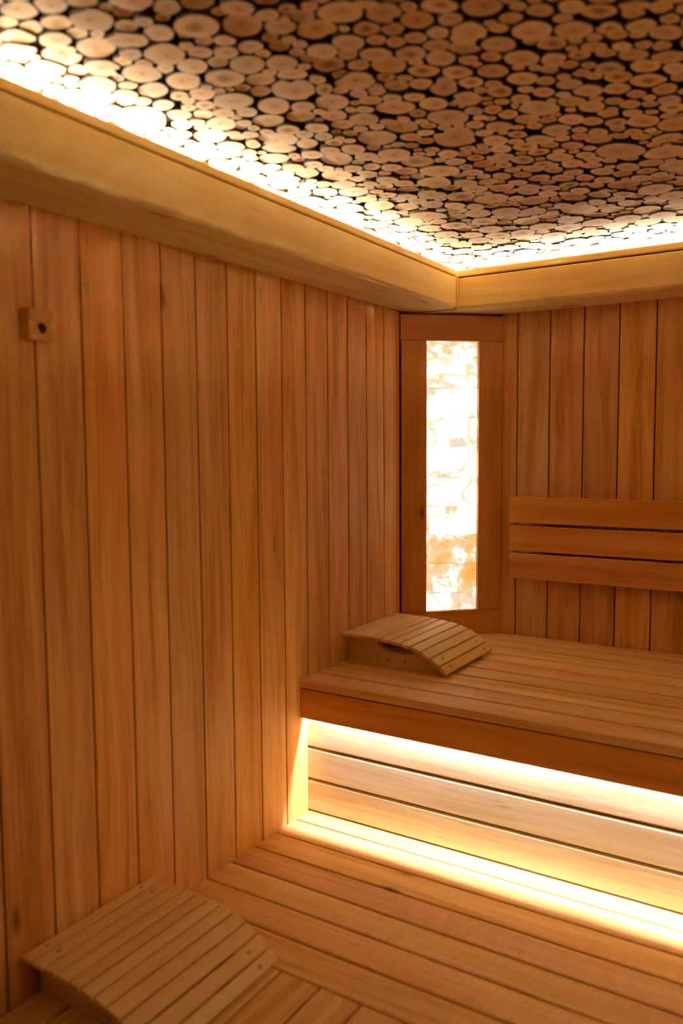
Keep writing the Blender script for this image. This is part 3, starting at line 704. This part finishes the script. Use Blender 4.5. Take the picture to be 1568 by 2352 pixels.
# dark casing behind the bricks
put('casing', mesh('casing', [fpos(0.02, RB - 0.06, -FT - 0.033), fpos(FW - 0.05, RB - 0.06, -FT - 0.033), fpos(FW - 0.05, RT + 0.06, -FT - 0.033), fpos(0.02, RT + 0.06, -FT - 0.033),
                   fpos(0.02, RB - 0.06, -FT - 0.041), fpos(FW - 0.05, RB - 0.06, -FT - 0.041), fpos(FW - 0.05, RT + 0.06, -FT - 0.041), fpos(0.02, RT + 0.06, -FT - 0.041)],
                   [(0, 1, 2, 3), (7, 6, 5, 4), (0, 4, 5, 1), (1, 5, 6, 2), (2, 6, 7, 3), (3, 7, 4, 0)], DARK), (0, 0, 0), (1, 0, 0), (0, 0, 1), cl)

# ------------------------------------------------------------------ curved slatted headrests
HP = [(0.0005, 0.0950), (0.0350, 0.0955), (0.0700, 0.0948), (0.1045, 0.0945), (0.1405, 0.0932), (0.1720, 0.0900), (0.2080, 0.0876),
      (0.2430, 0.0816), (0.2780, 0.0711), (0.3100, 0.0546), (0.3410, 0.0350), (0.3645, 0.0125)]
HL = 0.3545; PIN = 0.0435; PTH = 0.022; SLT = 0.0105
def slat_mesh(w):
    h, q, c = SLT / 2, w / 2, 0.0022
    prof = [(-q + c, -h), (q - c, -h), (q, -h + c), (q, h - c), (q - c, h), (-q + c, h), (-q, h - c), (-q, -h + c)]
    return extrude_profile('slat', prof, HL, W_REST, end=0.0015)

def plug_mesh(r=0.0048):
    n = 12
    v = [(math.cos(i / n * 6.2832) * r * 1.25, math.sin(i / n * 6.2832) * r, 0.0) for i in range(n)] + \
        [(math.cos(i / n * 6.2832) * r * 1.25, math.sin(i / n * 6.2832) * r, 0.0005) for i in range(n)]
    f = [tuple(range(n, 2 * n))] + [(i, (i + 1) % n, n + (i + 1) % n, n + i) for i in range(n)]
    return mesh('dowel_plug', v, f, W_PLUG)
PLUG = plug_mesh()

def headrest(label, loc, rz=0.0):
    hr = empty('headrest', (0, 0, 0))
    tag(hr, label, 'headrest')
    inner = []
    for k in range(11):
        a, b = Vector((HP[k][0], 0, HP[k][1])), Vector((HP[k + 1][0], 0, HP[k + 1][1]))
        d = (b - a); L = d.length; d.normalize(); nrm = Vector((-d.z, 0, d.x))
        mid = (a + b) / 2 - nrm * (SLT / 2)
        s = put('slat', slat_mesh(L - 0.0042), (mid.x, 0, mid.z), (0, 1, 0), nrm, hr)
        # local Y of slat = nrm x (0,1,0)
        inner.append((mid - nrm * (SLT / 2 + 0.0003), d, nrm))
        if k in (0, 1, 9, 10):
            for y in (PIN + PTH / 2 - 0.004, HL - PIN - PTH / 2 + 0.004):
                put('dowel_plug', PLUG, mid + nrm * (SLT / 2 - 0.0001) + Vector((0, y, 0)), (0, 1, 0), nrm, s)
    # side panels: flat bottom, top under the slats, scooped in the middle
    top = []
    def under(x):
        for k in range(11):
            if HP[k][0] <= x <= HP[k + 1][0] or k == 10:
                t = (x - HP[k][0]) / (HP[k + 1][0] - HP[k][0])
                return HP[k][1] + t * (HP[k + 1][1] - HP[k][1]) - SLT * 1.12 - (0.006 if x > 0.27 else 0.0)
    xs = [0.002, 0.03, 0.06, 0.085, 0.097, 0.112, 0.128, 0.146, 0.166, 0.188, 0.21, 0.232, 0.252, 0.264, 0.268, 0.29, 0.305, 0.318, 0.33, 0.338]
    for x in xs:
        z = under(x)
        if 0.097 < x < 0.266:
            t = (x - 0.097) / (0.266 - 0.097)
            base = 0.070 + t * (0.052 - 0.070)
            z = min(z, base - 0.021 * math.sin(math.pi * min(1, t ** 0.75)) )
        top.append((x, max(z, 0.004)))
    n = len(top)
    v = []
    for y in (0, PTH):
        v += [(x, y, 0.0003) for x, z in top] + [(x, y, z) for x, z in top]
    f = []
    for i in range(n - 1):
        f.append((i, i + 1, n + i + 1, n + i))
        f.append((2 * n + i + 1, 2 * n + i, 3 * n + i, 3 * n + i + 1))
        f.append((n + i, n + i + 1, 3 * n + i + 1, 3 * n + i))
        f.append((i + 1, i, 2 * n + i, 2 * n + i + 1))
    f.append((0, n, 3 * n, 2 * n)); f.append((n - 1, 2 * n + n - 1, 3 * n + n - 1, n + n - 1))
    pm = mesh('side_panel', v, f, W_REST)
    for y in (PIN, HL - PIN - PTH):
        sp = put('side_panel', pm, (0, y, 0), (1, 0, 0), (0, 0, 1), hr)
        if y == PIN:
            for x, z in ((0.147, 0.0195), (0.202, 0.0188)):
                put('dowel_plug', PLUG, (x, y + 0.0001, z), (1, 0, 0), (0, -1, 0), sp)
    # stretcher bars between the panels
    for x in (0.02, 0.315):
        put('stretcher', box_mesh('stretcher', (-0.012, PIN + PTH + 0.0005, 0.0005), (0.012, HL - PIN - PTH - 0.0005, 0.024), W_REST), (x, 0, 0), (1, 0, 0), (0, 0, 1), hr)
    hr.location = loc
    hr.rotation_euler = (0, 0, rz)
    return hr

headrest('curved slatted wooden headrest on the upper bench, against the left wall', (0.0005, 0.9865, ZU + 0.0002))
headrest('curved slatted wooden headrest on the lower bench, nearest to the camera', (0.0015, -0.190, ZL + 0.0002))

# ------------------------------------------------------------------ wooden sensor block on the left wall
sb = empty('sensor_block', (0, -0.1055, ZL + 1.316))
tag(sb, 'small wooden block with two brass screws and a round hole on the left wall', 'sensor')
by0, by1, bz0, bz1, bt_ = -0.134, -0.077, ZL + 1.287, ZL + 1.345, 0.0255
hy, hz, hr_ = -0.1037, ZL + 1.3090, 0.0103
n = 24
ring = [(bt_, hy + hr_ * math.cos(i / n * 2 * math.pi), hz + hr_ * math.sin(i / n * 2 * math.pi)) for i in range(n)]
sq = []
for i in range(n):
    c, s = math.cos(i / n * 2 * math.pi), math.sin(i / n * 2 * math.pi)
    # hit the rectangle edge
    t = 1e9
    e = 0.002
    if c > 1e-6: t = min(t, (by1 - e - hy) / c)
    if c < -1e-6: t = min(t, (by0 + e - hy) / c)
    if s > 1e-6: t = min(t, (bz1 - e - hz) / s)
    if s < -1e-6: t = min(t, (bz0 + e - hz) / s)
    sq.append((bt_, hy + c * t, hz + s * t))
inner = [(0.006, y, z) for (_, y, z) in ring]
# corners of the eased front edge
fc = [(bt_, by1 - 0.002, bz1 - 0.002), (bt_, by0 + 0.002, bz1 - 0.002), (bt_, by0 + 0.002, bz0 + 0.002), (bt_, by1 - 0.002, bz0 + 0.002)]
sc_ = [(bt_ - 0.002, by1, bz1), (bt_ - 0.002, by0, bz1), (bt_ - 0.002, by0, bz0), (bt_ - 0.002, by1, bz0)]
bc = [(0.0003, by1, bz1), (0.0003, by0, bz1), (0.0003, by0, bz0), (0.0003, by1, bz0)]
V2 = ring + sq + inner + fc + sc_ + bc
F2 = []
for i in range(n):
    j = (i + 1) % n
    F2.append((i, n + i, n + j, j)); F2.append((i, j, 2 * n + j, 2 * n + i))
F2.append(tuple(2 * n + i for i in range(n)))
o3 = 3 * n
def side_of(p):
    if abs(p[1] - (by1 - 0.002)) < 1e-6: return 0
    if abs(p[2] - (bz1 - 0.002)) < 1e-6: return 1
    if abs(p[1] - (by0 + 0.002)) < 1e-6: return 2
    return 3
for i in range(n):
    j = (i + 1) % n
    a, b = side_of(sq[i]), side_of(sq[j])
    if a != b and not (a == b):
        corner = {(0, 1): 0, (1, 2): 1, (2, 3): 2, (3, 0): 3}.get((a, b))
        if corner is not None: F2.append((n + i, o3 + corner, n + j))
for i in range(4):
    j = (i + 1) % 4
    F2.append((o3 + j, o3 + i, o3 + 4 + i, o3 + 4 + j)); F2.append((o3 + 4 + j, o3 + 4 + i, o3 + 8 + i, o3 + 8 + j))
put('body', mesh('body', V2, F2, W_BLOCK), (0, 0, 0), (1, 0, 0), (0, 0, 1), sb)
def disc(name, r, h, mat, cup=0.0, n=16):
    v = [(math.cos(i / n * 6.2832) * r, math.sin(i / n * 6.2832) * r, 0) for i in range(n)]
    v += [(math.cos(i / n * 6.2832) * r * 0.85, math.sin(i / n * 6.2832) * r * 0.85, h) for i in range(n)]
    v += [(math.cos(i / n * 6.2832) * r * 0.35, math.sin(i / n * 6.2832) * r * 0.35, h - cup) for i in range(n)]
    f = [(i, (i + 1) % n, n + (i + 1) % n, n + i) for i in range(n)]
    f += [(n + i, n + (i + 1) % n, 2 * n + (i + 1) % n, 2 * n + i) for i in range(n)]
    f.append(tuple(2 * n + i for i in range(n)))
    return mesh(name, v, f, mat)
SCR = disc('screw', 0.0042, 0.0012, BRASS, 0.0007); SLOT = disc('screw_slot', 0.0013, 0.0002, BLACK)
for y, z in ((-0.1285, ZL + 1.3175), (-0.0805, ZL + 1.3165)):
    s_ = put('screw', SCR, (bt_ + 0.0001, y, z), (0, 1, 0), (1, 0, 0), sb)
    put('screw_slot', SLOT, (bt_ + 0.00062, y, z), (0, 1, 0), (1, 0, 0), s_)
pr = put('sensor_probe', disc('sensor_probe', 0.0062, 0.006, BLACK, 0.001), (0.0062, hy - 0.001, hz), (0, 1, 0), (1, 0, 0), sb)
put('sensor_tip', disc('sensor_tip', 0.0021, 0.0015, STEEL), (0.0114, hy - 0.001, hz), (0, 1, 0), (1, 0, 0), pr)
